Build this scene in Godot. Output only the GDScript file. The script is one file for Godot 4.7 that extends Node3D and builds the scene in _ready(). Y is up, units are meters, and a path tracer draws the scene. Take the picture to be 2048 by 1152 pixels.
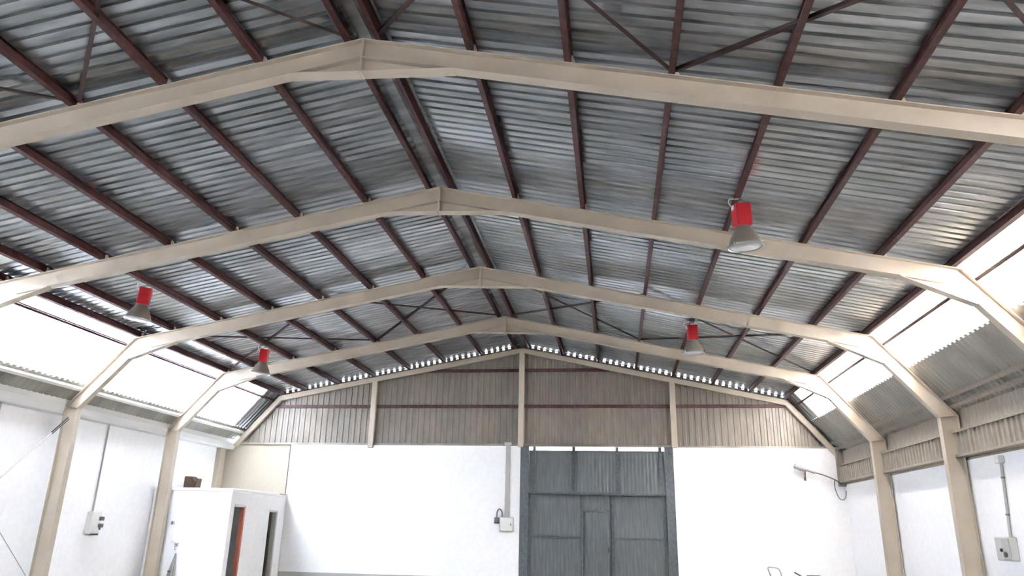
extends Node3D
# A steel portal-frame warehouse seen from the floor, looking up at the roof and the back gable.
# x runs across the hall (0 = ridge), y is up, z = 0 is the inner face of the back wall and grows towards the camera.

const ZF := [3.702, 7.696, 11.689, 15.683]      # portal frames, counted from the gable
const ZEND := 27.4                               # inner face of the front wall, behind the camera
const RO := [Vector2(9.38, 0), Vector2(9.38, 3.83), Vector2(8.035, 5.42), Vector2(0, 7.12)]     # outer line of a frame, gate side
const LO := [Vector2(-9.42, 0), Vector2(-9.42, 4.02), Vector2(-8.03, 5.595), Vector2(0, 7.12)]  # outer line, office side
const RI := [Vector2(9.05, 0), Vector2(9.05, 3.80), Vector2(8.17, 4.87), Vector2(7.17, 5.335), Vector2(0, 6.86)]
const LI := [Vector2(-9.10, 0), Vector2(-9.10, 3.99), Vector2(-8.07, 5.12), Vector2(-7.0, 5.50), Vector2(0, 6.86)]
const PITCH := 0.17

var M := {}
var taken := {}

# ------------------------------------------------------------------ helpers
func numbered(called: String) -> String:
	if not taken.has(called):
		taken[called] = 0
		return called
	taken[called] += 1
	return "%s_%03d" % [called, taken[called]]

func tag(o: Node, label := "", category := "", group := "", kind := ""):
	if label: o.set_meta("label", label)
	if category: o.set_meta("category", category)
	if group: o.set_meta("group", group)
	if kind: o.set_meta("kind", kind)
	return o

func thing(called: String, at: Vector3, label: String, category: String, group := "", kind := "") -> Node3D:
	var o := Node3D.new()
	o.name = numbered(called)
	add_child(o)
	o.position = at
	tag(o, label, category, group, kind)
	return o

func mb() -> SurfaceTool:
	var st := SurfaceTool.new()
	st.begin(Mesh.PRIMITIVE_TRIANGLES)
	return st

func finish(st: SurfaceTool) -> ArrayMesh:
	st.generate_normals()
	return st.commit()

func put(mesh: Mesh, called: String, mat: Material, parent: Node) -> MeshInstance3D:
	var o := MeshInstance3D.new()
	o.mesh = mesh
	o.material_override = mat
	o.name = called
	if parent == self:
		o.name = numbered(called)
		add_child(o)
	else:
		parent.add_child(o, true)
	return o

func part(st: SurfaceTool, called: String, mat: Material, parent: Node) -> MeshInstance3D:
	return put(finish(st), called, mat, parent)

func tri(st: SurfaceTool, a: Vector3, b: Vector3, c: Vector3, smooth := -1):
	st.set_smooth_group(smooth if smooth >= 0 else 0xFFFFFFFF)
	st.add_vertex(a); st.add_vertex(b); st.add_vertex(c)

func quad(st: SurfaceTool, a: Vector3, b: Vector3, c: Vector3, d: Vector3, smooth := -1):
	tri(st, a, b, c, smooth)
	tri(st, a, c, d, smooth)

# hexahedron from two rings of four corners (matching order)
func hexa(st: SurfaceTool, p: Array, q: Array):
	var mid := Vector3.ZERO
	for v in p: mid += v
	for v in q: mid += v
	mid /= 8.0
	var faces := [[p[0], p[1], p[2], p[3]], [q[3], q[2], q[1], q[0]]]
	for i in 4:
		var j := (i + 1) % 4
		faces.append([p[i], q[i], q[j], p[j]])
	for f in faces:
		var n: Vector3 = (f[1] - f[0]).cross(f[2] - f[0])
		var c: Vector3 = (f[0] + f[1] + f[2] + f[3]) / 4.0
		if n.dot(c - mid) > 0:      # front faces run clockwise
			quad(st, f[0], f[3], f[2], f[1])
		else:
			quad(st, f[0], f[1], f[2], f[3])

func box(st: SurfaceTool, lo: Vector3, hi: Vector3):
	hexa(st, [lo, Vector3(hi.x, lo.y, lo.z), Vector3(hi.x, hi.y, lo.z), Vector3(lo.x, hi.y, lo.z)],
		[Vector3(lo.x, lo.y, hi.z), Vector3(hi.x, lo.y, hi.z), hi, Vector3(lo.x, hi.y, hi.z)])

# box with chamfered edges
func cbox(st: SurfaceTool, lo: Vector3, hi: Vector3, c: float):
	var b := BoxMesh.new()
	var o := (lo + hi) / 2
	var h := (hi - lo) / 2
	c = min(c, min(h.x, min(h.y, h.z)) * 0.9)
	var pts := []
	for s in [Vector3(1, 1, 1)]:
		pts.append(s)
	# three rounded slabs crossing make the chamfered body: rings in z
	var rings := [[-h.z, c], [-h.z + c, 0.0], [h.z - c, 0.0], [h.z, c]]
	var prev := []
	for r in rings:
		var ring := []
		var x: float = h.x - r[1]
		var y: float = h.y - r[1]
		for p in [Vector2(-x + c, -y), Vector2(x - c, -y), Vector2(x, -y + c), Vector2(x, y - c), Vector2(x - c, y), Vector2(-x + c, y), Vector2(-x, y - c), Vector2(-x, -y + c)]:
			ring.append(o + Vector3(p.x, p.y, r[0]))
		if prev.size():
			for i in 8:
				var j := (i + 1) % 8
				quad(st, prev[i], ring[i], ring[j], prev[j])
		else:
			for i in range(1, 7): tri(st, ring[0], ring[i], ring[i + 1])
		prev = ring
	for i in range(1, 7): tri(st, prev[0], prev[i + 1], prev[i])

# polygon of four points in the xy plane, extruded from z0 to z1
func slab(st: SurfaceTool, a: Vector2, b: Vector2, c: Vector2, d: Vector2, z0: float, z1: float):
	var p := []
	var q := []
	for v in [a, b, c, d]:
		p.append(Vector3(v.x, v.y, z0))
		q.append(Vector3(v.x, v.y, z1))
	hexa(st, p, q)

# straight bar of rectangular section between two points; up gives the direction of its height h
func bar(st: SurfaceTool, a: Vector3, b: Vector3, w: float, h: float, up := Vector3.UP):
	var d := (b - a).normalized()
	var s := d.cross(up).normalized() * w / 2
	var u := s.cross(d).normalized() * h / 2
	hexa(st, [a - s - u, a + s - u, a + s + u, a - s + u], [b - s - u, b + s - u, b + s + u, b - s + u])

func tube(st: SurfaceTool, path: Array, r: float, n := 10):
	var rings := []
	for i in path.size():
		var d: Vector3
		if i == 0: d = path[1] - path[0]
		elif i == path.size() - 1: d = path[i] - path[i - 1]
		else: d = (path[i + 1] - path[i]).normalized() + (path[i] - path[i - 1]).normalized()
		d = d.normalized()
		var s := d.cross(Vector3(0.31, 0.27, 0.91)).normalized()
		if rings.size():
			var ps: Vector3 = rings[-1][0] - path[i - 1]
			s = (ps - d * ps.dot(d)).normalized()
		var u := d.cross(s)
		var ring := []
		for k in n:
			var t := TAU * k / n
			ring.append(path[i] + (s * cos(t) + u * sin(t)) * r)
		rings.append(ring)
	for i in rings.size() - 1:
		for k in n:
			var j := (k + 1) % n
			quad(st, rings[i][k], rings[i + 1][k], rings[i + 1][j], rings[i][j], 1)
	for k in range(1, n - 1):
		tri(st, rings[0][0], rings[0][k], rings[0][k + 1])
		tri(st, rings[-1][0], rings[-1][k + 1], rings[-1][k])

func curve(pts: Array, steps := 8) -> Array:
	var out := []
	for i in pts.size() - 1:
		var p0: Vector3 = pts[max(i - 1, 0)]
		var p3: Vector3 = pts[min(i + 2, pts.size() - 1)]
		for k in steps:
			out.append(pts[i].cubic_interpolate(pts[i + 1], p0, p3, float(k) / steps))
	out.append(pts[-1])
	return out

func lathe(st: SurfaceTool, prof: Array, n := 28, at := Vector3.ZERO):
	for i in prof.size() - 1:
		for k in n:
			var a := TAU * k / n
			var b := TAU * (k + 1) / n
			var p: Vector2 = prof[i]
			var q: Vector2 = prof[i + 1]
			var pa := at + Vector3(cos(a) * p.x, p.y, sin(a) * p.x)
			var pb := at + Vector3(cos(b) * p.x, p.y, sin(b) * p.x)
			var qa := at + Vector3(cos(a) * q.x, q.y, sin(a) * q.x)
			var qb := at + Vector3(cos(b) * q.x, q.y, sin(b) * q.x)
			if p.x > 0.0005: tri(st, pa, qb, pb, i + 1)
			if q.x > 0.0005: tri(st, pa, qa, qb, i + 1)

func disc(st: SurfaceTool, c: Vector3, axis: Vector3, r: float, t: float, n := 20):
	tube(st, [c - axis.normalized() * t / 2, c + axis.normalized() * t / 2], r, n)

# trapezoid profile: offset (0..1) across one pitch -> list of [position, height 0/1]
func rib_points(ribs: int, pitch: float, flat: float, side: float) -> Array:
	var out := []
	for i in ribs:
		var o := i * pitch
		out.append([o, 0.0])
		out.append([o + flat, 0.0])
		out.append([o + flat + side, 1.0])
		out.append([o + pitch - side, 1.0])
	out.append([ribs * pitch, 0.0])
	return out

# ribbed sheet between points a and b of a cross-section (ribs run from a to b), ribs rising along n, width along z
func ribbed(a: Vector2, b: Vector2, ribs: int, pitch: float, high: float, flat := 0.09, side := 0.02, thick := 0.004) -> ArrayMesh:
	var d := (b - a).normalized()
	var n := Vector2(-d.y, d.x)
	if n.y < 0: n = -n
	var pts := rib_points(ribs, pitch, flat, side)
	var st := mb()
	for i in pts.size() - 1:
		var lo := []
		var hi := []
		for j in [i, i + 1]:
			var h: float = pts[j][1] * high
			for e in [a, b]:
				lo.append(Vector3(e.x + n.x * h, e.y + n.y * h, pts[j][0]))
				hi.append(Vector3(e.x + n.x * (h + thick), e.y + n.y * (h + thick), pts[j][0]))
		for face in [[lo[0], lo[1], lo[3], lo[2], false], [hi[0], hi[1], hi[3], hi[2], true]]:
			var nn: Vector3 = (face[1] - face[0]).cross(face[2] - face[0])
			var up: bool = nn.dot(Vector3(n.x, n.y, 0)) > 0
			if up == face[4]: quad(st, face[0], face[3], face[2], face[1])
			else: quad(st, face[0], face[1], face[2], face[3])
	return finish(st)

func noise_tex(seed_: int, freq: float, lo: Color, hi: Color, oct := 4, size := 512, kind := FastNoiseLite.TYPE_SIMPLEX_SMOOTH) -> NoiseTexture2D:
	var f := FastNoiseLite.new()
	f.noise_type = kind
	f.seed = seed_
	f.frequency = freq
	f.fractal_octaves = oct
	var t := NoiseTexture2D.new()
	t.width = size
	t.height = size
	t.seamless = true
	t.noise = f
	var g := Gradient.new()
	g.set_color(0, lo)
	g.set_color(1, hi)
	g.set_offset(0, 0.25)
	g.set_offset(1, 0.75)
	t.color_ramp = g
	return t

func mat(called: String, c: Color, rough := 0.7, metal := 0.0) -> StandardMaterial3D:
	var m := StandardMaterial3D.new()
	m.resource_name = called
	m.albedo_color = c
	m.roughness = rough
	m.metallic = metal
	M[called] = m
	return m

func grain(m: StandardMaterial3D, tex: Texture2D, scale: Vector3):
	m.albedo_texture = tex
	m.uv1_triplanar = true
	m.uv1_world_triplanar = true
	m.uv1_scale = scale

func ordinal(k: int) -> String:
	return ["first", "second", "third", "fourth", "fifth", "sixth", "seventh", "eighth"][k]

# ------------------------------------------------------------------ scene
func _ready():
	camera_and_light()
	materials()
	shell()
	roof()
	eaves()
	gable()
	frames()
	purlins()
	braces()
	gate()
	office()
	lamps()
	fittings()
	floor_things()

func camera_and_light():
	var cam := Camera3D.new()
	cam.name = "camera"
	add_child(cam)
	var right := Vector3(0.99078105, 0.02063938, -0.1338915)
	var up := Vector3(0.02250235, 0.94952478, 0.31288392)
	var fwd := Vector3(-0.13359103, 0.31301233, -0.94030672)
	cam.transform = Transform3D(Basis(right, up, -fwd).orthonormalized(), Vector3(2.8577, 1.6, 22.7794))
	cam.fov = rad_to_deg(2 * atan(576.0 / 1461.16))
	cam.near = 0.05
	cam.far = 400
	cam.current = true

	var env := Environment.new()
	var sky := Sky.new()
	var sm := ProceduralSkyMaterial.new()
	sm.sky_top_color = Color(0.60, 0.71, 0.88)
	sm.sky_horizon_color = Color(0.90, 0.92, 0.95)
	sm.ground_horizon_color = Color(0.72, 0.72, 0.70)
	sm.ground_bottom_color = Color(0.5, 0.5, 0.48)
	sm.sky_energy_multiplier = 2.6
	sky.sky_material = sm
	env.background_mode = Environment.BG_SKY
	env.sky = sky
	env.tonemap_mode = Environment.TONE_MAPPER_LINEAR
	env.tonemap_exposure = 13.5
	env.sdfgi_enabled = true
	env.ssao_enabled = true
	env.ssil_enabled = true
	var we := WorldEnvironment.new()
	we.name = "world_environment"
	we.environment = env
	add_child(we)

	var sun := DirectionalLight3D.new()
	sun.name = "sun"
	add_child(sun)
	sun.look_at_from_position(Vector3(0.46, 0.88, 0.10) * 10, Vector3.ZERO)
	sun.light_color = Color(1.0, 0.952, 0.895)
	sun.light_energy = 6.0
	sun.light_angular_distance = 0.5
	sun.shadow_enabled = true

func materials():
	var plaster := noise_tex(3, 0.02, Color(0.985, 0.985, 0.985), Color(1, 1, 1), 5)
	var m := mat("white_plaster", Color(0.94, 0.94, 0.935), 0.85)
	grain(m, plaster, Vector3(0.5, 0.5, 0.5))
	m = mat("aged_plaster", Color(0.70, 0.665, 0.595), 0.9)
	grain(m, plaster, Vector3(0.7, 0.7, 0.7))
	m = mat("concrete_band", Color(0.61, 0.575, 0.525), 0.9)
	grain(m, noise_tex(9, 0.03, Color(0.90, 0.895, 0.885), Color(1, 1, 1), 5), Vector3(0.8, 0.15, 0.8))
	m = mat("floor_concrete", Color(0.60, 0.59, 0.565), 0.6)
	grain(m, noise_tex(5, 0.01, Color(0.8, 0.8, 0.8), Color(1, 1, 1), 5), Vector3(0.15, 0.15, 0.15))
	m = mat("cream_paint", Color(0.735, 0.69, 0.62), 0.5)
	grain(m, noise_tex(12, 0.012, Color(0.97, 0.968, 0.96), Color(1, 1, 1), 4), Vector3(0.25, 0.25, 0.25))
	m = mat("maroon_paint", Color(0.32, 0.175, 0.165), 0.55)
	grain(m, noise_tex(15, 0.02, Color(0.72, 0.70, 0.70), Color(1, 1, 1), 4), Vector3(0.6, 0.6, 0.6))
	mat("brace_steel", Color(0.24, 0.17, 0.16), 0.6)
	mat("white_rail", Color(0.82, 0.82, 0.80), 0.5)
	var zinc := noise_tex(21, 0.012, Color(0.80, 0.81, 0.80), Color(1, 1, 1), 4)
	for k in 4:
		var v: float = [0.74, 0.70, 0.76, 0.72][k]
		m = mat("zinc_%d" % k, Color(v * 0.985, v, v * 1.01), [0.29, 0.33, 0.27, 0.31][k], 0.9)
		grain(m, zinc, Vector3(0.12, 0.12, 0.6))
		m.uv1_offset = Vector3(0.13 * k, 0.31 * k, 0.07 * k)
	m = mat("eave_zinc", Color(0.61, 0.60, 0.56), 0.6, 0.25)
	grain(m, noise_tex(33, 0.014, Color(0.85, 0.85, 0.84), Color(1, 1, 1), 5), Vector3(0.15, 0.15, 0.15))
	for k in 2:
		m = mat("gable_sheet_%d" % k, [Color(0.53, 0.50, 0.455), Color(0.505, 0.48, 0.44)][k], 0.5, 0.25)
		grain(m, noise_tex(41, 0.02, Color(0.93, 0.925, 0.92), Color(1, 1, 1), 4), Vector3(0.5, 0.1, 0.5))
	m = mat("translucent_sheet", Color(0.95, 0.945, 0.935), 0.6)
	m.backlight_enabled = true
	m.backlight = Color(1.0, 0.985, 0.965)
	m = mat("gate_paint", Color(0.385, 0.405, 0.405), 0.38, 0.1)
	grain(m, noise_tex(51, 0.02, Color(0.88, 0.89, 0.90), Color(1, 1, 1), 4), Vector3(1.4, 0.12, 1.4))
	m = mat("gate_frame_paint", Color(0.365, 0.39, 0.395), 0.28, 0.15)
	grain(m, noise_tex(52, 0.02, Color(0.86, 0.87, 0.88), Color(1, 1, 1), 4), Vector3(0.8, 0.8, 0.8))
	mat("lamp_red", Color(0.64, 0.0, 0.085), 0.45)
	m = mat("reflector", Color(0.62, 0.59, 0.54), 0.35, 0.7)
	m = mat("lamp_glass", Color(0.66, 0.67, 0.66), 0.25)
	mat("lamp_rim", Color(0.55, 0.56, 0.55), 0.35, 0.6)
	mat("grey_plastic", Color(0.72, 0.72, 0.70), 0.5)
	mat("pale_plastic", Color(0.86, 0.86, 0.84), 0.45)
	mat("dark_plastic", Color(0.25, 0.25, 0.26), 0.5)
	mat("conduit_grey", Color(0.66, 0.65, 0.63), 0.5)
	mat("cable_grey", Color(0.40, 0.39, 0.38), 0.6)
	mat("door_salmon", Color(0.80, 0.47, 0.38), 0.55)
	m = mat("cardboard", Color(0.42, 0.34, 0.28), 0.9)
	grain(m, noise_tex(61, 0.05, Color(0.6, 0.58, 0.56), Color(1, 1, 1), 3), Vector3(2, 2, 2))
	mat("cloth_grey", Color(0.62, 0.62, 0.60), 0.9)
	mat("chrome", Color(0.75, 0.76, 0.77), 0.25, 0.9)
	mat("tyre", Color(0.09, 0.09, 0.09), 0.8)
	mat("bright_tube", Color(0.62, 0.62, 0.62), 0.35, 0.6)
	mat("dark_steel", Color(0.26, 0.26, 0.27), 0.45, 0.5)
	m = mat("yard", Color(0.70, 0.69, 0.66), 0.9)

func shell():
	var st := mb()
	box(st, Vector3(-10.3, -0.25, -0.45), Vector3(9.95, 0, ZEND + 0.3))
	tag(part(st, "floor", M.floor_concrete, self), "smooth grey concrete floor slab of the hall", "floor", "", "structure")
	st = mb()
	box(st, Vector3(-70, -0.5, -70), Vector3(70, -0.26, 90))
	tag(part(st, "ground", M.yard, self), "pale concrete yard around the hall", "ground", "", "structure")
	# back wall: masonry up to the cladding, with the gateway left open
	var w := thing("wall_back", Vector3.ZERO, "white plastered back wall below the ribbed gable cladding", "wall", "", "structure")
	st = mb()
	box(st, Vector3(-7.46, 0, -0.35), Vector3(0.0, 4.07, 0))
	part(st, "masonry", M.white_plaster, w)
	st = mb()
	box(st, Vector3(4.60, 0, -0.35), Vector3(9.62, 4.05, 0))
	part(st, "masonry", M.white_plaster, w)
	st = mb()
	box(st, Vector3(-9.95, 0, -0.35), Vector3(-7.46, 4.07, -0.07))
	tag(part(st, "recessed_panel", M.aged_plaster, w), "beige recessed stretch of wall above the office")
	st = mb()
	box(st, Vector3(-7.485, 2.3, -0.07), Vector3(-7.450, 4.07, 0.012))
	part(st, "edge_bead", M.cable_grey, w)
	# side walls
	w = thing("wall_left", Vector3.ZERO, "white plastered side wall behind the office and the diagonal tie rods", "wall", "", "structure")
	st = mb()
	box(st, Vector3(-9.95, 0, -0.35), Vector3(-9.72, 3.9, ZEND + 0.3))
	part(st, "masonry", M.white_plaster, w)
	st = mb()
	var prof := [Vector2(-9.95, 3.87), Vector2(-9.47, 3.87), Vector2(-9.42, 3.92), Vector2(-9.40, 4.05), Vector2(-9.42, 4.18), Vector2(-9.48, 4.27), Vector2(-9.58, 4.31), Vector2(-9.95, 4.31)]
	extrude(st, prof, -0.35, ZEND + 0.1)
	tag(part(st, "gutter_beam", M.white_rail, w), "rounded white gutter beam along the wall head")
	st = mb()
	box(st, Vector3(-9.72, 2.5, 0.15), Vector3(-9.58, 3.87, 0.5))
	tag(part(st, "trim_2", M.aged_plaster, self), "beige pilaster in the corner above the office", "pilaster", "", "structure")
	w = thing("wall_right", Vector3.ZERO, "white plastered side wall below the stained eave band", "wall", "", "structure")
	st = mb()
	box(st, Vector3(9.42, 0, -0.35), Vector3(9.64, 3.0, ZEND + 0.3))
	part(st, "masonry", M.white_plaster, w)
	st = mb()
	box(st, Vector3(9.42, 3.0, -0.35), Vector3(9.64, 3.98, ZEND + 0.3))
	part(st, "upper_wall", M.concrete_band, w)
	eave_band(w)
	st = mb()
	box(st, Vector3(9.22, 2.95, 0.0), Vector3(9.42, 4.0, 0.10))
	tag(part(st, "trim_3", M.concrete_band, self), "beige pilaster in the corner by the wall floodlight", "pilaster", "", "structure")
	# front wall behind the camera, its gateway standing open
	w = thing("wall_front", Vector3.ZERO, "white front wall facing the gable", "wall", "", "structure")
	st = mb()
	for b in [[-10.3, 9.95, 0.0, 4.0]]:
		box(st, Vector3(b[0], b[2], ZEND), Vector3(b[1], b[3], ZEND + 0.3))
	part(st, "masonry", M.white_plaster, w)
	st = mb()
	box(st, Vector3(-10.3, 4.0, ZEND), Vector3(9.95, 7.6, ZEND + 0.3))
	part(st, "gable_cladding", M.gable_sheet_0, w)
	st = mb()
	box(st, Vector3(-7.4, 0, 0), Vector3(0.0, 0.22, 0.02))
	tag(part(st, "baseboard_back", M.conduit_grey, self), "grey skirting along the foot of the back wall", "baseboard", "", "structure")

func off(line: Array, i: int, d: float) -> Array:      # segment i..i+1 of a frame line moved outwards by d
	var a: Vector2 = line[i]
	var b: Vector2 = line[i + 1]
	var t := (b - a).normalized()
	var n := Vector2(-t.y, t.x)
	if n.y < 0: n = -n
	return [a + n * d, b + n * d]

func meet(p: Array, q: Array) -> Vector2:
	return Geometry2D.line_intersects_line(p[0], p[1] - p[0], q[0], q[1] - q[0])

func knee(side: int) -> Vector2:
	var l = RO if side > 0 else LO
	return meet(off(l, 2, 0.155), off(l, 1, 0.10))

func roof():
	var c := thing("ceiling", Vector3.ZERO, "galvanised ribbed steel roof on dark red purlins", "ceiling", "", "structure")
	var rng := RandomNumberGenerator.new()
	rng.seed = 7
	for side in [1, -1]:
		var l = RO if side > 0 else LO
		var s := off(l, 2, 0.155)
		var top: Vector2 = s[1].lerp(s[0], 0.012)
		var k := knee(side)
		var low: Vector2 = k + (k - top).normalized() * 0.05
		var mesh := ribbed(low, top, 6, PITCH, 0.030, 0.105, 0.010)
		for i in 27:
			var o := put(mesh, "roof_sheet", M["zinc_%d" % rng.randi_range(0, 3)], c)
			o.position.z = -0.16 + i * 6 * PITCH
			o.position.y = 0.0015 * (i % 2)
	# ridge capping
	var st := mb()
	var z0 := -0.16
	var z1 := z0 + 27 * 6 * PITCH
	for side in [1, -1]:
		var e := Vector2(0.32 * side, 7.12 - 0.32 * 0.2 + 0.205)
		slab(st, Vector2(0, 7.33), e, e + Vector2(0, 0.006), Vector2(0, 7.336), z0, z1)
	part(st, "ridge_cap", M.zinc_1, c)
	for side in [1, -1]:
		st = mb()
		var yb := 7.12 - 0.27 * 0.2 + 0.12
		slab(st, Vector2(0.26 * side, yb), Vector2(0.29 * side, yb), Vector2(0.29 * side, yb + 0.105), Vector2(0.26 * side, yb + 0.105), z0, z1)
		part(st, "ridge_filler", M.zinc_1, c)
	st = mb()
	slab(st, Vector2(-0.3, 7.0), Vector2(0, 7.0), Vector2(0, 7.332), Vector2(-0.3, 7.27), -0.15, -0.14)
	slab(st, Vector2(0, 7.0), Vector2(0.3, 7.0), Vector2(0.3, 7.27), Vector2(0, 7.332), -0.15, -0.14)
	part(st, "ridge_end", M.zinc_1, c)

func eaves():
	# translucent strips and the opaque sheets below them, on the steep part of the roof
	for side in [1, -1]:
		var l = RO if side > 0 else LO
		var s := off(l, 1, 0.10)
		var k := knee(side)
		var t0: float = (8.60 if side > 0 else -9.02)
		var mid: Vector2 = s[0] + (s[1] - s[0]) * ((t0 + 0.07 * side - s[0].x) / (s[1].x - s[0].x))
		var low: Vector2 = s[0] if side > 0 else s[0] + (s[1] - s[0]) * ((-9.46 - s[0].x) / (s[1].x - s[0].x))
		if side > 0: low = s[0] + (s[0] - s[1]).normalized() * 0.08
		var w := thing("window_1" if side > 0 else "window_2", Vector3.ZERO, "strip of translucent roof sheets along the eaves " + ("above the stained band" if side > 0 else "above the office"), "skylight", "", "structure")
		var pane := ribbed(mid + (mid - k).normalized() * 0.04, k, 6, PITCH, 0.03, 0.088, 0.018)
		for i in 26:
			var o := put(pane, "pane", M.translucent_sheet, w)
			o.position.z = 0.80 + i * 6 * PITCH
		var e := thing("ceiling_eave", Vector3.ZERO, "grey metal sheets on the steep eave slope " + ("above the stained band" if side > 0 else "above the office"), "ceiling", "", "structure")
		var sheet := ribbed(low, mid, 6, PITCH, 0.012, 0.10, 0.03)
		for i in 27:
			var o := put(sheet, "eave_sheet", M.eave_zinc, e)
			o.position.z = -0.16 + i * 6 * PITCH
		var end_sheet := ribbed(mid, k, 5, 0.192, 0.03, 0.10, 0.02)
		put(end_sheet, "end_sheet", M.zinc_1, e).position.z = -0.16

# gate side: stained ribbed band between the columns
func eave_band(b: Node3D):
	var st := mb()
	box(st, Vector3(9.24, 3.05, 0.1), Vector3(9.42, 3.10, ZEND))
	part(st, "lower_lip", M.concrete_band, b)
	st = mb()
	box(st, Vector3(9.24, 3.50, 0.1), Vector3(9.42, 3.545, ZEND))
	part(st, "upper_lip", M.concrete_band, b)
	var ribs := mb()
	var z := 0.1
	while z < ZEND:
		slab_xz(ribs, [[9.30, z], [9.265, z + 0.02], [9.265, z + 0.09], [9.30, z + 0.11], [9.30, z + 0.17]], 3.10, 3.50)
		z += 0.17
	tag(part(ribs, "ribbed_face", M.concrete_band, b), "stained ribbed face of the eave band", "", "", "stuff")

# strip of vertical faces through points [x, z], seen from smaller x
func slab_xz(st: SurfaceTool, pts: Array, y0: float, y1: float):
	for i in pts.size() - 1:
		var a := Vector3(pts[i][0], y0, pts[i][1])
		var b := Vector3(pts[i + 1][0], y0, pts[i + 1][1])
		var h := Vector3(0, y1 - y0, 0)
		quad(st, a, a + h, b + h, b)

func extrude(st: SurfaceTool, prof: Array, z0: float, z1: float):
	var n := prof.size()
	for i in n:
		var a: Vector2 = prof[i]
		var b: Vector2 = prof[(i + 1) % n]
		quad(st, Vector3(a.x, a.y, z0), Vector3(a.x, a.y, z1), Vector3(b.x, b.y, z1), Vector3(b.x, b.y, z0))
	for i in range(1, n - 1):
		tri(st, Vector3(prof[0].x, prof[0].y, z0), Vector3(prof[i].x, prof[i].y, z0), Vector3(prof[i + 1].x, prof[i + 1].y, z0))
		tri(st, Vector3(prof[0].x, prof[0].y, z1), Vector3(prof[i + 1].x, prof[i + 1].y, z1), Vector3(prof[i].x, prof[i].y, z1))

func roofline(x: float) -> float:      # outer frame line over x
	var l = RO if x >= 0 else LO
	var i := 2 if abs(x) < abs(l[2].x) else 1
	return l[i].y + (l[i + 1].y - l[i].y) * (x - l[i].x) / (l[i + 1].x - l[i].x)

func gable():
	var g := thing("wall_gable", Vector3.ZERO, "ribbed grey beige metal cladding filling the gable above the white wall", "wall", "", "structure")
	var p := 0.19
	var x := -9.31
	var i := 0
	while x < 9.4:
		var st := mb()
		for pts in [rib_points(5, p, 0.085, 0.018)]:
			for j in pts.size() - 1:
				var xa: float = x + pts[j][0]
				var xb: float = x + pts[j + 1][0]
				var za: float = -0.10 - 0.022 * pts[j][1]
				var zb: float = -0.10 - 0.022 * pts[j + 1][1]
				# the crests stop short of the roof and leave small gaps of daylight
				var open: float = 0.046 if pts[j][1] > 0.5 and pts[j + 1][1] > 0.5 else 0.0
				var steep := absf(xa) > 8.03
				var ya: float = roofline(xa) + (0.157 if not steep else 0.162) - (0.0 if steep else open)
				var yb: float = roofline(xb) + (0.157 if not steep else 0.162) - (0.0 if steep else open)
				var bot := 4.03
				if ya <= bot and yb <= bot: continue
				ya = max(ya, bot)
				yb = max(yb, bot)
				for t in [0.0, -0.004]:
					var a := Vector3(xa, bot, za + t)
					var b := Vector3(xb, bot, zb + t)
					if t == 0.0: quad(st, a, Vector3(xa, ya, za), Vector3(xb, yb, zb), b)
					else: quad(st, a, b, Vector3(xb, yb, zb + t), Vector3(xa, ya, za + t))
		part(st, "cladding_sheet", M["gable_sheet_%d" % (i % 2)], g)
		i += 1
		x += 5 * p
	# closing strip along the roof edge, above the daylight gaps
	for side in [1, -1]:
		var l = RO if side > 0 else LO
		var s := off(l, 2, 0.122)
		var q := off(l, 2, 0.154)
		var st := mb()
		slab(st, s[0], s[1], q[1], q[0], -0.155, -0.145)
		part(st, "edge_strip", M.zinc_1, g)
	# girts behind the posts
	var rows := [[5.27, -8.3, 8.15], [6.42, -3.6, 3.2]]
	for k in 2:
		var st := mb()
		box(st, Vector3(rows[k][1], rows[k][0] - 0.05, -0.098), Vector3(rows[k][2], rows[k][0] + 0.05, -0.055))
		tag(part(st, "gable_girt", M.maroon_paint, self), ["long dark red girt crossing the middle of the gable cladding", "short dark red girt near the top of the gable cladding"][k], "girt", "girts of the gable")
	var st := mb()
	box(st, Vector3(-9.3, 4.035, -0.06), Vector3(0.0, 4.10, 0.012))
	box(st, Vector3(4.6, 4.02, -0.06), Vector3(9.2, 4.075, 0.012))
	tag(part(st, "trim_1", M.eave_zinc, self), "grey flashing between the white wall and the gable cladding", "flashing", "", "structure")
	# slender end frame and its posts
	var f := thing("end_portal_frame", Vector3.ZERO, "slender cream end frame with posts against the ribbed gable cladding", "portal frame")
	for side in [1, -1]:
		var l = RO if side > 0 else LO
		var nm := 0.15
		var a := off(l, 2, 0.0)
		var b := off(l, 2, -nm)
		var c := off(l, 1, 0.0)
		var d := off(l, 1, -nm)
		var ki := meet(b, d)
		st = mb()
		slab(st, l[2], l[3], Vector2(0, 7.12 - nm * 1.02), ki, -0.05, 0.07)
		part(st, "rafter", M.cream_paint, f)
		st = mb()
		slab(st, l[1], l[2], ki, d[0], -0.05, 0.07)
		part(st, "knee_strut", M.cream_paint, f)
	for k in 3:
		var px: float = [-4.8, 0.0, 4.66][k]
		st = mb()
		var top := roofline(px) - 0.14
		cbox(st, Vector3(px - 0.085, 3.95 if k == 0 else 4.0, -0.05), Vector3(px + 0.085, top, 0.075), 0.01)
		part(st, "post", M.cream_paint, f)

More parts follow.
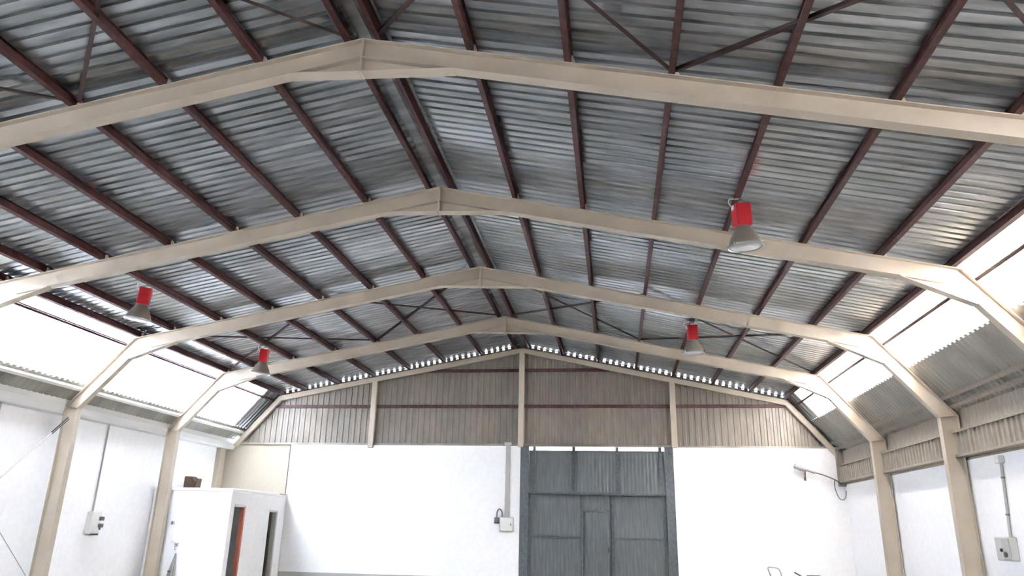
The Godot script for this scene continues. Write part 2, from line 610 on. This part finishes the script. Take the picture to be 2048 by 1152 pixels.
func frames():
	for k in 4:
		var z: float = ZF[k]
		var f := thing("portal_frame", Vector3(0, 0, z), "cream painted steel portal frame, %s in front of the gable wall" % ordinal(k), "portal frame", "portal frames of the hall")
		for side in [1, -1]:
			var o = RO if side > 0 else LO
			var n = RI if side > 0 else LI
			var segs := [["column", [o[0], o[1]], [n[0], n[1]]], ["knee_strut", [o[1], o[2]], [n[1], n[2]]], ["rafter", [o[2], o[3]], [n[2], n[3], n[4]]]]
			for s in segs:
				var st := mb()
				var oo: Array = s[1]
				var ii: Array = s[2]
				# web
				if ii.size() == 2:
					slab(st, oo[0], oo[1], ii[1], ii[0], -0.006, 0.006)
				else:
					var m: Vector2 = oo[0].lerp(oo[1], 0.11)
					slab(st, oo[0], m, ii[1], ii[0], -0.006, 0.006)
					slab(st, m, oo[1], ii[2], ii[1], -0.006, 0.006)
				flange(st, oo, ii, 0.155)
				flange(st, ii, oo, 0.155)
				part(st, s[0], M.cream_paint, f)
			# original bottom flange running on inside the knee haunch
			var st2 := mb()
			var a: Vector2 = n[3]
			var dir: Vector2 = (n[3] - n[4]).normalized()
			var b := a + dir * 0.62
			var u := Vector2(-dir.y, dir.x) * 0.006
			slab(st2, a - u, b - u, b + u, a + u, -0.06, 0.06)
			part(st2, "haunch_stiffener", M.cream_paint, f)
			# stiffener at the bend
			st2 = mb()
			slab(st2, o[1].lerp(n[1], 0.04), o[1].lerp(n[1], 0.96), o[1].lerp(n[1], 0.96) + Vector2(0, 0.012), o[1].lerp(n[1], 0.04) + Vector2(0, 0.012), -0.07, 0.07)
			part(st2, "knee_stiffener", M.cream_paint, f)
			st2 = mb()
			box(st2, Vector3(min(o[0].x, n[0].x) - 0.06, 0, -0.15), Vector3(max(o[0].x, n[0].x) + 0.02 if side < 0 else 9.41, 0.025, 0.15))
			part(st2, "base_plate", M.cream_paint, f)
			# cleats that hold the purlins
			for px in purlin_x(side):
				var y := roofline(px)
				var cs := mb()
				var sx: float = px + 0.045 * side * (-1 if side < 0 else 1)
				slab(cs, Vector2(sx, y), Vector2(sx + 0.05, y - 0.01 * side), Vector2(sx + 0.02, y + 0.1), Vector2(sx, y + 0.1), 0.0, 0.05)
				part(cs, "cleat", M.cream_paint, f)
		# apex haunch
		var st := mb()
		var tl := Vector2(-0.90, 6.69)
		var tr := Vector2(1.12, 6.62)
		slab(st, tl, tr, Vector2(0.02, 6.86), Vector2(-0.02, 6.86), -0.006, 0.006)
		part(st, "apex_plate", M.cream_paint, f)
		st = mb()
		slab(st, tl, tr, tr + Vector2(0, 0.012), tl + Vector2(0, 0.012), -0.085, 0.085)
		part(st, "apex_flange", M.cream_paint, f)
		st = mb()
		slab(st, Vector2(-0.012, 6.64), Vector2(0.012, 6.64), Vector2(0.012, 7.11), Vector2(-0.012, 7.11), -0.075, 0.075)
		part(st, "splice_plate", M.cream_paint, f)

# flange ribbon along a polyline, its thickness towards the other line
func flange(st: SurfaceTool, line: Array, other: Array, w: float):
	for i in line.size() - 1:
		var a: Vector2 = line[i]
		var b: Vector2 = line[i + 1]
		var d := (b - a).normalized()
		var n := Vector2(-d.y, d.x)
		var mid: Vector2 = (other[0] + other[-1]) / 2
		if n.dot(mid - a) < 0: n = -n
		slab(st, a, b, b + n * 0.013, a + n * 0.013, -w / 2, w / 2)

func purlin_x(side: int) -> Array:
	return [1.30, 2.43, 3.57, 4.68, 5.84, 6.94, 7.93] if side > 0 else [-1.29, -2.50, -3.66, -4.84, -6.05, -7.15, -7.93]

# I-section along z at (x, y) in the section, its depth along n
func joist(at: Vector2, n: Vector2, depth: float, w: float) -> SurfaceTool:
	var st := mb()
	var t := Vector2(n.y, -n.x)
	var z0 := -0.09
	var z1 := ZEND
	var fl := 0.010
	slab(st, at - t * w / 2, at + t * w / 2, at + t * w / 2 + n * fl, at - t * w / 2 + n * fl, z0, z1)
	var h := at + n * (depth - fl)
	slab(st, h - t * w / 2, h + t * w / 2, h + t * w / 2 + n * fl, h - t * w / 2 + n * fl, z0, z1)
	slab(st, at + n * fl - t * 0.006, at + n * fl + t * 0.006, h + t * 0.006, h - t * 0.006, z0, z1)
	return st

func purlins():
	for side in [1, -1]:
		var l = RO if side > 0 else LO
		var d: Vector2 = (l[3] - l[2]).normalized()
		var n := Vector2(-d.y, d.x)
		if n.y < 0: n = -n
		var where := "above the grey gate" if side > 0 else "above the white office"
		var xs := purlin_x(side)
		for k in xs.size():
			var at := Vector2(xs[k], roofline(xs[k]))
			var label := "dark red roof purlin, %s below the ridge on the slope %s" % [ordinal(k), where]
			tag(part(joist(at + n * 0.002, n, 0.148, 0.07), "purlin", M.maroon_paint, self), label, "purlin", "roof purlins")
		var r := Vector2(0.19 * side, roofline(0.19 * side))
		tag(part(joist(r + n * 0.002, n, 0.148, 0.07), "ridge_purlin", M.maroon_paint, self), "dark red ridge purlin edging the ridge gap on the slope " + where, "purlin", "ridge purlins")
		# thin purlin seen against the translucent strip
		var e: Vector2 = (l[2] - l[1]).normalized()
		var m := Vector2(-e.y, e.x)
		if m.y < 0: m = -m
		var q := Vector2(8.20, 0) if side > 0 else Vector2(-8.19, 0)
		q.y = roofline(q.x)
		tag(part(joist(q + m * 0.002, m, 0.09, 0.05), "skylight_purlin", M.maroon_paint, self), "thin dark red purlin crossing the translucent eave strip " + where, "purlin", "purlins behind the eave strips")
		# pale rails low on the steep slope
		var ys := [3.98, 4.14] if side > 0 else [4.38]
		for k in ys.size():
			var x: float = l[1].x + (ys[k] - l[1].y) * (l[2].x - l[1].x) / (l[2].y - l[1].y)
			var lab: String = ["pale steel rail along the foot of the steep slope above the stained band", "pale steel rail next above the foot rail over the stained band"][k] if side > 0 else "pale steel rail under the translucent strip above the white gutter"
			tag(part(joist(Vector2(x, ys[k]) + m * 0.002, m, 0.092, 0.07), "eave_rail", M.white_rail if side < 0 else M.concrete_band, self), lab, "rail", "eave rails")

func braces():
	# crossed angle bars under the roof in the bay by the gable frame and in the bay at the camera
	for bay in [[ZF[0], ZF[1], "between frames one and two"], [ZF[3], 19.677, "before frame four"]]:
		for side in [1, -1]:
			for pair in [[0.14, 3.60], [3.60, 7.85]]:
				for turn in 2:
					var xa: float = (pair[0] if turn == 0 else pair[1]) * side
					var xb: float = (pair[1] if turn == 0 else pair[0]) * side
					var a := Vector3(xa, roofline(xa) + 0.05, bay[0] + 0.04)
					var b := Vector3(xb, roofline(xb) + 0.05, bay[1] - 0.04)
					var st := mb()
					bar(st, a, b, 0.045, 0.006)
					var dn := (b - a).normalized().cross(Vector3.UP).normalized() * 0.0225
					bar(st, a + dn + Vector3(0, 0.02, 0), b + dn + Vector3(0, 0.02, 0), 0.006, 0.04)
					var where := "over the gate" if side > 0 else "over the office"
					var ends := ["ridge", "mid-slope"] if pair[0] < 1 else ["mid-slope", "eaves"]
					var lab := "dark brace %s %s, %s slope, gable end at %s" % [where, bay[2], "upper" if pair[0] < 1 else "lower", ends[turn]]
					tag(part(st, "roof_brace", M.brace_steel, self), lab, "brace", "roof braces " + where)
	# tie rods on the office-side wall
	for k in 2:
		var a := Vector3(-9.25 - 0.04 * k, 3.75 if k == 0 else 0.25, ZF[1] + 0.09)
		var b := Vector3(-9.25 - 0.04 * k, 0.25 if k == 0 else 3.75, ZF[2] - 0.09)
		var t := thing("tie_rod", a, ["thin steel tie rod rising to the head of the second frame's column", "thin steel tie rod rising from the foot of the second frame's column"][k], "tie rod", "wall tie rods")
		var st := mb()
		tube(st, [Vector3.ZERO, b - a], 0.012 if k == 0 else 0.009, 8)
		part(st, "rod", M.conduit_grey, t)
		if k == 1: continue
		st = mb()
		bar(st, Vector3.ZERO, (b - a).normalized() * 0.55, 0.012, 0.06, Vector3.RIGHT.cross(b - a))
		part(st, "end_strap", M.dark_steel, t)

func gate():
	var g := thing("door_1", Vector3(0, 0, 0), "tall grey painted steel gate with a wicket door in the back wall", "gate", "", "structure")
	var st := mb()
	cbox(st, Vector3(0.0, 0, -0.20), Vector3(0.27, 4.07, 0.03), 0.012)
	part(st, "jamb", M.gate_frame_paint, g)
	st = mb()
	cbox(st, Vector3(4.34, 0, -0.20), Vector3(4.60, 4.05, 0.03), 0.012)
	part(st, "jamb", M.gate_frame_paint, g)
	st = mb()
	cbox(st, Vector3(0.0, 4.015, -0.20), Vector3(4.60, 4.10, 0.04), 0.012)
	part(st, "header", M.gable_sheet_1, g)
	# upper leaf, leaning in a little at its lower edge: three sheets between four bars
	var tilt := 0.08
	var xs := [0.225, 1.63, 2.94, 4.375]
	for k in 3:
		st = mb()
		ribbed_panel(st, xs[k] + 0.03, xs[k + 1] - 0.03, 2.66, 3.915, -0.03 + tilt, -0.09, 0.11)
		part(st, "upper_sheet", M.gate_paint, g)
	for k in 4:
		var x: float = [0.42, 1.63, 2.94, 4.22][k]
		st = mb()
		hexa(st, [Vector3(x - 0.045, 2.64, tilt - 0.03), Vector3(x + 0.045, 2.64, tilt - 0.03), Vector3(x + 0.045, 2.64, tilt + 0.012), Vector3(x - 0.045, 2.64, tilt + 0.012)],
			[Vector3(x - 0.05, 4.02, -0.10), Vector3(x + 0.05, 4.02, -0.10), Vector3(x + 0.05, 4.02, -0.06), Vector3(x - 0.05, 4.02, -0.06)])
		part(st, "upper_bar", M.gate_frame_paint, g)
	st = mb()
	bar(st, Vector3(0.30, 2.655, tilt - 0.01), Vector3(4.30, 2.63, tilt - 0.01), 0.06, 0.06)
	part(st, "lower_rail", M.gate_frame_paint, g)
	st = mb()
	bar(st, Vector3(0.25, 3.90, -0.085), Vector3(4.36, 3.895, -0.085), 0.05, 0.04)
	part(st, "upper_rail", M.gate_frame_paint, g)
	st = mb()
	box(st, Vector3(0.275, 2.765, -0.09), Vector3(4.335, 2.785, 0.035))
	part(st, "closing_strip", M.gate_frame_paint, g)
	# lower leaf
	st = mb()
	box(st, Vector3(0.2702, 0.03, -0.115), Vector3(4.3398, 2.765, -0.108))
	part(st, "backing_sheet", M.gate_frame_paint, g)
	for q in [[0.357, 1.82], [2.805, 4.253]]:
		for r in [[0.05, 1.35], [1.42, 2.755]]:
			st = mb()
			ribbed_panel(st, q[0], q[1], r[0], r[1], -0.07, -0.07, 0.11)
			part(st, "leaf_sheet", M.gate_paint, g)
	st = mb()
	ribbed_panel(st, 1.92, 2.705, 2.205, 2.755, -0.07, -0.07, 0.11)
	part(st, "leaf_sheet", M.gate_paint, g)
	for x in [0.301, 1.87, 2.755, 4.309]:
		st = mb()
		cbox(st, Vector3(x - 0.03, 0.03, -0.107), Vector3(x + 0.03, 2.765, -0.045), 0.006)
		part(st, "stile", M.gate_frame_paint, g)
	for q in [[0.34, 1.86], [2.76, 4.27]]:
		st = mb()
		cbox(st, Vector3(q[0], 1.368, -0.107), Vector3(q[1], 1.402, -0.052), 0.005)
		part(st, "mid_rail", M.gate_frame_paint, g)
	st = mb()
	cbox(st, Vector3(1.88, 2.13, -0.09), Vector3(2.75, 2.19, -0.05), 0.006)
	part(st, "wicket_lintel", M.gate_frame_paint, g)
	st = mb()
	ribbed_panel(st, 1.925, 2.70, 0.05, 2.105, -0.066, -0.066, 0.11)
	var w := part(st, "wicket_door", M.gate_paint, g)
	st = mb()
	for r in [[1.92, 0.05, 1.945, 2.12], [2.685, 0.05, 2.71, 2.12], [1.92, 2.08, 2.71, 2.12], [1.92, 1.365, 2.71, 1.40]]:
		box(st, Vector3(r[0], r[1], -0.065), Vector3(r[2], r[3], -0.04))
	part(st, "wicket_frame", M.gate_frame_paint, w)
	st = mb()
	cbox(st, Vector3(2.62, 1.0, -0.045), Vector3(2.66, 1.14, -0.01), 0.008)
	part(st, "latch", M.dark_steel, w)

# shallow ribbed sheet facing +z between two depths at its foot and head
func ribbed_panel(st: SurfaceTool, x0: float, x1: float, y0: float, y1: float, z0: float, z1: float, p: float):
	var x := x0
	var up := 0.0
	while x < x1 - 0.001:
		for s in [[p * 0.42, 0.0], [p * 0.08, 1.0], [p * 0.42, 0.0], [p * 0.08, -1.0]]:
			var e: float = min(x + s[0], x1)
			var u: float = clampf(up + s[1], 0, 1)
			if e - x > 0.0001:
				var a := Vector3(x, y0, z0 + up * 0.004)
				var b := Vector3(e, y0, z0 + u * 0.004)
				var c := Vector3(e, y1, z1 + u * 0.004)
				var d := Vector3(x, y1, z1 + up * 0.004)
				quad(st, a, d, c, b)
				var t := Vector3(0, 0, -0.004)
				quad(st, a + t, b + t, c + t, d + t)
			x = e
			up = u

func office():
	var o := thing("office", Vector3(-8.57, 0, 1.72), "low white plastered office cubicle with a flat top and two side doorways", "office")
	var c := o.position
	var w := func(lo: Vector3, hi: Vector3, called: String, m: Material):
		var st := mb()
		box(st, lo - c, hi - c)
		return part(st, called, m, o)
	w.call(Vector3(-9.70, 0, 3.33), Vector3(-7.42, 2.40, 3.45), "front_wall", M.white_plaster)
	# side wall with two doorways
	var st := mb()
	for b in [[0.02, 0.58, 0.0, 2.40], [1.06, 2.66, 0.0, 2.40], [3.22, 3.33, 0.0, 2.40], [0.58, 1.06, 1.97, 2.40], [2.66, 3.22, 2.06, 2.40]]:
		box(st, Vector3(-7.54, b[2], b[0]) - c, Vector3(-7.42, b[3], b[1]) - c)
	part(st, "side_wall", M.white_plaster, o)
	st = mb()
	cbox(st, Vector3(-9.70, 2.40, 0.02) - c, Vector3(-7.40, 2.49, 3.47) - c, 0.015)
	part(st, "flat_top", M.white_plaster, o)
	st = mb()
	box(st, Vector3(-7.398, 2.45, 0.02) - c, Vector3(-7.390, 2.489, 0.55) - c)
	part(st, "top_flashing", M.conduit_grey, o)
	w.call(Vector3(-9.6, 0, 1.80), Vector3(-7.54, 2.40, 1.88), "partition", M.white_plaster)
	w.call(Vector3(-8.72, 0, 0.02), Vector3(-8.62, 2.40, 3.33), "inner_wall", M.white_plaster)
	# door casings and leaves
	var d = w.call(Vector3(-7.52, 0.0, 2.60), Vector3(-7.41, 2.06, 2.68), "door_casing", M.door_salmon) as MeshInstance3D
	tag(d, "salmon red door casing")
	w.call(Vector3(-7.62, 2.02, 2.66), Vector3(-7.405, 2.09, 3.22), "door_head", M.pale_plastic)
	w.call(Vector3(-7.53, 0.0, 0.50), Vector3(-7.41, 1.97, 0.585), "door_casing", M.grey_plastic)
	w.call(Vector3(-7.60, 1.93, 0.57), Vector3(-7.41, 1.985, 1.06), "door_head", M.grey_plastic)
	# carton left on the top
	var k := thing("carton", Vector3(-9.25, 2.49, 2.35), "small battered brown carton lying on the flat office top", "box")
	st = mb()
	cbox(st, Vector3(-0.20, 0, -0.15), Vector3(0.02, 0.36, 0.15), 0.012)
	part(st, "body", M.cardboard, k)
	st = mb()
	bar(st, Vector3(0.03, 0.02, 0), Vector3(0.16, 0.02, 0.0), 0.26, 0.012)
	bar(st, Vector3(0.15, 0.02, -0.02), Vector3(0.17, 0.31, -0.02), 0.24, 0.02, Vector3.RIGHT)
	bar(st, Vector3(0.03, 0.30, 0.03), Vector3(0.10, 0.22, 0.05), 0.2, 0.015, Vector3.RIGHT)
	part(st, "flap", M.cardboard, k)
	# tap, switch and cloth on the front
	k = thing("wall_tap", Vector3(-8.80, 1.0, 3.45), "chrome wall tap with a side lever on the office front", "tap")
	st = mb()
	disc(st, Vector3(0, 0, 0.008), Vector3(0, 0, 1), 0.035, 0.016)
	tube(st, curve([Vector3(0, 0, 0.01), Vector3(0, 0.02, 0.08), Vector3(0.03, -0.02, 0.13), Vector3(0.05, -0.12, 0.13)]), 0.016, 10)
	part(st, "spout", M.chrome, k)
	st = mb()
	tube(st, [Vector3(0, 0.03, 0.07), Vector3(-0.03, 0.07, 0.08), Vector3(-0.12, 0.10, 0.08)], 0.012, 8)
	tube(st, [Vector3(0.02, 0.03, 0.07), Vector3(0.10, 0.05, 0.08)], 0.014, 8)
	part(st, "lever", M.chrome, k)
	k = thing("wall_switch", Vector3(-9.00, 1.57, 3.45), "small grey switch on the office front beside the frame column", "switch")
	st = mb()
	cbox(st, Vector3(-0.05, -0.05, 0), Vector3(0.05, 0.05, 0.035), 0.008)
	part(st, "plate", M.grey_plastic, k)
	st = mb()
	cbox(st, Vector3(-0.02, -0.03, 0.03), Vector3(0.02, 0.03, 0.045), 0.004)
	part(st, "rocker", M.cable_grey, k)
	k = thing("hanging_cloth", Vector3(-8.76, 0.80, 3.46), "grey cloth hanging in folds below the wall tap", "cloth")
	st = mb()
	var n := 14
	var rows := 9
	for i in n:
		for j in rows:
			var q := []
			for v in [[i, j], [i, j + 1], [i + 1, j + 1], [i + 1, j]]:
				var t: float = float(v[1]) / rows
				var s: float = float(v[0]) / n
				var wd := lerpf(0.03, 0.26, t)
				q.append(Vector3((s - 0.7) * wd, -0.62 * t, 0.03 + 0.02 * t + 0.018 * sin(s * 17.0) * (0.3 + t)))
			quad(st, q[0], q[3], q[2], q[1], 3)
			var bk := Vector3(0, 0, -0.006)
			quad(st, q[0] + bk, q[1] + bk, q[2] + bk, q[3] + bk, 3)
	part(st, "fabric", M.cloth_grey, k)
	st = mb()
	cbox(st, Vector3(-0.14, -0.47, 0.05), Vector3(-0.05, -0.43, 0.075), 0.006)
	tag(part(st, "clip", M.cable_grey, k), "dark clip")

func lamps():
	var spots := [[4.70, 13.0, "gate side, between third and fourth frames"], [4.65, 6.5, "gate side, between first and second frames"],
		[-6.03, 10.42, "office side, between second and third frames"], [-6.03, 5.36, "office side, between first and second frames"]]
	for k in 4:
		var s = spots[k]
		var y: float = roofline(s[0])
		var l := thing("high_bay_lamp", Vector3(s[0], y - 0.012, s[1]), "red high-bay lamp with bell reflector, %s" % s[2], "lamp", "high-bay lamps")
		var tilt: float = [0.06, 0.02, -0.09, -0.07][k]
		l.rotation = Vector3(0.05, [0.25, 0.1, 0.5, 0.35][k], tilt)
		var st := mb()
		tube(st, curve([Vector3(0, 0.0, 0), Vector3(0.03, -0.03, 0), Vector3(0.0, -0.07, 0), Vector3(-0.02, -0.05, 0), Vector3(0, -0.02, 0)]), 0.011, 8)
		part(st, "hook", M.lamp_rim, l)
		st = mb()
		cbox(st, Vector3(-0.035, -0.11, -0.02), Vector3(0.035, -0.05, 0.02), 0.006)
		part(st, "bracket", M.pale_plastic, l)
		var dy := 0.02
		st = mb()
		cbox(st, Vector3(-0.11, -0.44 + dy, -0.10), Vector3(0.11, -0.11 + dy, 0.10), 0.014)
		var b := part(st, "ballast_box", M.lamp_red, l)
		st = mb()
		cbox(st, Vector3(-0.13, -0.20 + dy, -0.03), Vector3(-0.11, -0.13 + dy, 0.03), 0.005)
		part(st, "cable_gland", M.pale_plastic, b)
		st = mb()
		lathe(st, [Vector2(0.075, -0.43 + dy), Vector2(0.105, -0.45 + dy), Vector2(0.13, -0.50 + dy), Vector2(0.165, -0.56 + dy), Vector2(0.20, -0.63 + dy), Vector2(0.228, -0.71 + dy), Vector2(0.235, -0.735 + dy), Vector2(0.229, -0.735 + dy), Vector2(0.194, -0.63 + dy), Vector2(0.124, -0.50 + dy), Vector2(0.07, -0.45 + dy)])
		part(st, "reflector", M.reflector, l)
		st = mb()
		lathe(st, [Vector2(0.232, -0.722 + dy), Vector2(0.25, -0.728 + dy), Vector2(0.25, -0.748 + dy), Vector2(0.232, -0.752 + dy), Vector2(0.225, -0.74 + dy)])
		part(st, "rim", M.lamp_rim, l)
		st = mb()
		lathe(st, [Vector2(0.232, -0.735 + dy), Vector2(0.20, -0.746 + dy), Vector2(0.12, -0.756 + dy), Vector2(0.0, -0.76 + dy)])
		part(st, "glass", M.lamp_glass, l)
		for q in 3:
			st = mb()
			var a := TAU * q / 3 + 0.5
			cbox(st, Vector3(cos(a) * 0.24 - 0.015, -0.75 + dy, sin(a) * 0.24 - 0.015), Vector3(cos(a) * 0.24 + 0.015, -0.70 + dy, sin(a) * 0.24 + 0.015), 0.004)
			part(st, "clip", M.chrome, l)
		st = mb()
		tube(st, curve([Vector3(-0.12, -0.16 + dy, 0), Vector3(-0.17, -0.10 + dy, 0), Vector3(-0.16, -0.02, 0.02), Vector3(-0.07, -0.02, 0.03), Vector3(-0.03, -0.015, 0.03)]), 0.008, 8)
		part(st, "cable", M.pale_plastic, l)

func fittings():
	# distribution box on the back wall
	var e := thing("distribution_box", Vector3(-0.38, 1.72, 0), "pale distribution box on the back wall beside the gate", "electric box")
	var st := mb()
	cbox(st, Vector3(-0.21, -0.21, 0), Vector3(0.21, 0.21, 0.12), 0.015)
	part(st, "body", M.grey_plastic, e)
	st = mb()
	cbox(st, Vector3(-0.185, -0.185, 0.11), Vector3(0.185, 0.185, 0.135), 0.01)
	part(st, "cover", M.pale_plastic, e)
	st = mb()
	cbox(st, Vector3(0.12, -0.03, 0.13), Vector3(0.15, 0.03, 0.15), 0.006)
	part(st, "latch", M.cable_grey, e)
	st = mb()
	cbox(st, Vector3(-0.07, 0.20, 0), Vector3(0.07, 2.36, 0.05), 0.006)
	tag(part(st, "cable_duct", M.conduit_grey, e), "wide grey cable duct")
	st = mb()
	cbox(st, Vector3(-0.12, 2.33, 0), Vector3(0.10, 2.42, 0.08), 0.01)
	part(st, "duct_head", M.grey_plastic, e)
	st = mb()
	cbox(st, Vector3(-0.37, 0.02, 0), Vector3(-0.21, 0.20, 0.09), 0.012)
	var sb := tag(part(st, "socket_box", M.cable_grey, e), "small grey socket box") as Node
	st = mb()
	tube(st, curve([Vector3(-0.30, 0.19, 0.05), Vector3(-0.29, 0.36, 0.05), Vector3(-0.225, 0.44, 0.05), Vector3(-0.15, 0.36, 0.05), Vector3(-0.14, 0.21, 0.05)]), 0.02, 10)
	part(st, "cable_loop", M.cable_grey, sb)
	# floodlight and its cable near the corner
	e = thing("wall_floodlight", Vector3(8.32, 3.40, 0), "grey wall floodlight on a short bracket below the gable corner", "floodlight")
	st = mb()
	tube(st, [Vector3(-0.30, 0.10, 0.16), Vector3(0.02, 0.0, 0.15)], 0.075, 14)
	tube(st, [Vector3(0.02, 0.0, 0.15), Vector3(0.26, -0.08, 0.12)], 0.038, 12)
	part(st, "housing", M.conduit_grey, e)
	st = mb()
	disc(st, Vector3(-0.16, 0.075, 0.23), Vector3(0.1, 0.1, 1), 0.06, 0.012)
	part(st, "lens", M.lamp_glass, e)
	st = mb()
	bar(st, Vector3(-0.33, 0.08, 0.16), Vector3(-0.14, -0.03, 0.16), 0.02, 0.02)
	part(st, "visor", M.cable_grey, e)
	st = mb()
	bar(st, Vector3(0.0, 0.0, 0.10), Vector3(0.0, -0.26, 0.03), 0.035, 0.03, Vector3.BACK)
	bar(st, Vector3(0.0, -0.22, 0.01), Vector3(0.0, -0.30, 0.01), 0.06, 0.02, Vector3.BACK)
	part(st, "bracket", M.cable_grey, e)
	st = mb()
	tube(st, curve([Vector3(0.24, -0.07, 0.12), Vector3(0.50, -0.15, 0.12), Vector3(0.80, -0.28, 0.13), Vector3(0.96, -0.40, 0.13)]), 0.018, 8)
	tube(st, curve([Vector3(0.78, -0.27, 0.14), Vector3(0.76, -0.48, 0.14), Vector3(0.83, -0.75, 0.14), Vector3(0.94, -0.83, 0.14), Vector3(1.03, -0.74, 0.13), Vector3(1.06, -0.58, 0.12)]), 0.013, 8)
	part(st, "cable", M.cable_grey, e)
	# switch box on the gate-side wall
	e = thing("switch_box", Vector3(9.42, 1.45, 8.75), "grey switch box with a vertical conduit on the wall below the stained band", "electric box")
	st = mb()
	cbox(st, Vector3(-0.12, -0.19, -0.26), Vector3(0, 0.19, 0.26), 0.015)
	part(st, "body", M.grey_plastic, e)
	st = mb()
	cbox(st, Vector3(-0.135, -0.17, 0.0), Vector3(-0.115, 0.17, 0.24), 0.008)
	tag(part(st, "door_panel", M.conduit_grey, e), "darker door panel")
	st = mb()
	disc(st, Vector3(-0.14, -0.02, -0.02), Vector3(1, 0, 0), 0.025, 0.03)
	disc(st, Vector3(-0.145, -0.09, 0.12), Vector3(1, 0, 0), 0.04, 0.04)
	part(st, "knob", M.dark_plastic, e)
	st = mb()
	tube(st, [Vector3(-0.03, 0.18, 0.12), Vector3(-0.03, 1.40, 0.26)], 0.022, 10)
	part(st, "conduit", M.conduit_grey, e)
	for y in [0.55, 1.15]:
		st = mb()
		disc(st, Vector3(-0.03, y, 0.12 + 0.14 * (y - 0.18) / 1.22), Vector3(0, 1, 0.1), 0.03, 0.03)
		part(st, "clamp", M.cable_grey, e)
	st = mb()
	cbox(st, Vector3(-0.10, 1.38, 0.18), Vector3(0, 1.52, 0.34), 0.015)
	part(st, "junction_box", M.pale_plastic, e)
	e = thing("drain_pipe", Vector3(9.40, 0, 7.42), "slim grey pipe running down the wall beside the second frame's column", "pipe")
	st = mb()
	tube(st, [Vector3(-0.02, 0, 0), Vector3(-0.02, 2.93, 0)], 0.022, 10)
	part(st, "pipe", M.cable_grey, e)
	st = mb()
	cbox(st, Vector3(-0.09, 2.88, -0.08), Vector3(0.015, 3.02, 0.06), 0.015)
	part(st, "hopper", M.conduit_grey, e)
	# switch box on the office-side wall
	e = thing("isolator_box", Vector3(-9.72, 1.53, 5.75), "white isolator box with dark windows on the wall beside the office", "electric box")
	st = mb()
	cbox(st, Vector3(0, -0.26, -0.15), Vector3(0.16, 0.26, 0.20), 0.02)
	part(st, "body", M.pale_plastic, e)
	for y in [0.10, -0.06]:
		st = mb()
		cbox(st, Vector3(0.15, y - 0.045, -0.17), Vector3(0.22, y + 0.045, -0.05), 0.006)
		part(st, "breaker_window", M.cable_grey, e)
	st = mb()
	cbox(st, Vector3(0.16, -0.16, -0.13), Vector3(0.19, -0.10, -0.09), 0.006)
	part(st, "lever", M.cable_grey, e)
	st = mb()
	cbox(st, Vector3(0.04, -0.285, -0.12), Vector3(0.16, -0.25, 0.06), 0.008)
	part(st, "cable_gland", M.cable_grey, e)
	st = mb()
	tube(st, [Vector3(0.03, 0.25, 0.05), Vector3(0.03, 2.36, 0.05)], 0.020, 10)
	part(st, "conduit", M.conduit_grey, e)
	e = thing("wall_conduit", Vector3(-9.70, 0, 9.25), "plain grey conduit down the wall behind the crossed tie rods", "conduit")
	st = mb()
	tube(st, [Vector3(0, 2.9, 0), Vector3(0, 3.88, 0)], 0.035, 10)
	part(st, "pipe", M.conduit_grey, e)
	st = mb()
	cbox(st, Vector3(-0.02, 2.78, -0.06), Vector3(0.06, 2.92, 0.06), 0.01)
	part(st, "outlet", M.grey_plastic, e)

func floor_things():
	var h := thing("hand_truck", Vector3(5.71, 0, 8.0), "bright steel hand truck with a looped handle standing on the floor", "hand truck")
	var st := mb()
	tube(st, curve([Vector3(-0.05, 0.08, 0.02), Vector3(-0.07, 0.80, -0.02), Vector3(-0.11, 1.0, -0.03), Vector3(-0.08, 1.03, -0.03), Vector3(0.05, 1.02, -0.03), Vector3(0.10, 0.96, -0.03), Vector3(0.12, 0.80, -0.02), Vector3(0.14, 0.08, 0.02)], 6), 0.012, 8)
	part(st, "frame", M.bright_tube, h)
	st = mb()
	for y in [0.25, 0.55]:
		tube(st, [Vector3(-0.055, y, 0.0), Vector3(0.13, y, 0.0)], 0.009, 8)
	part(st, "crossbar", M.bright_tube, h)
	st = mb()
	box(st, Vector3(-0.12, 0.012, 0.0), Vector3(0.2, 0.022, 0.2))
	part(st, "toe_plate", M.dark_steel, h)
	for x in [-0.14, 0.22]:
		st = mb()
		disc(st, Vector3(x, 0.10, -0.06), Vector3(1, 0, 0), 0.10, 0.05)
		part(st, "wheel", M.tyre, h)
	st = mb()
	tube(st, [Vector3(-0.16, 0.10, -0.06), Vector3(0.24, 0.10, -0.06)], 0.012, 8)
	part(st, "axle", M.dark_steel, h)
	h = thing("work_stand", Vector3(6.39, 0, 8.0), "dark steel work stand with a slanting lever next to the hand truck", "stand")
	st = mb()
	cbox(st, Vector3(-0.11, 0.885, -0.10), Vector3(0.11, 0.912, 0.10), 0.006)
	part(st, "top_plate", M.dark_steel, h)
	for q in 3:
		var a := TAU * q / 3
		st = mb()
		tube(st, [Vector3(cos(a) * 0.06, 0.89, sin(a) * 0.06), Vector3(cos(a) * 0.24, 0.0, sin(a) * 0.24)], 0.014, 8)
		part(st, "leg", M.dark_steel, h)
	st = mb()
	tube(st, [Vector3(-0.06, 0.80, 0.0), Vector3(-0.34, 0.955, 0.0)], 0.012, 8)
	part(st, "lever", M.dark_steel, h)
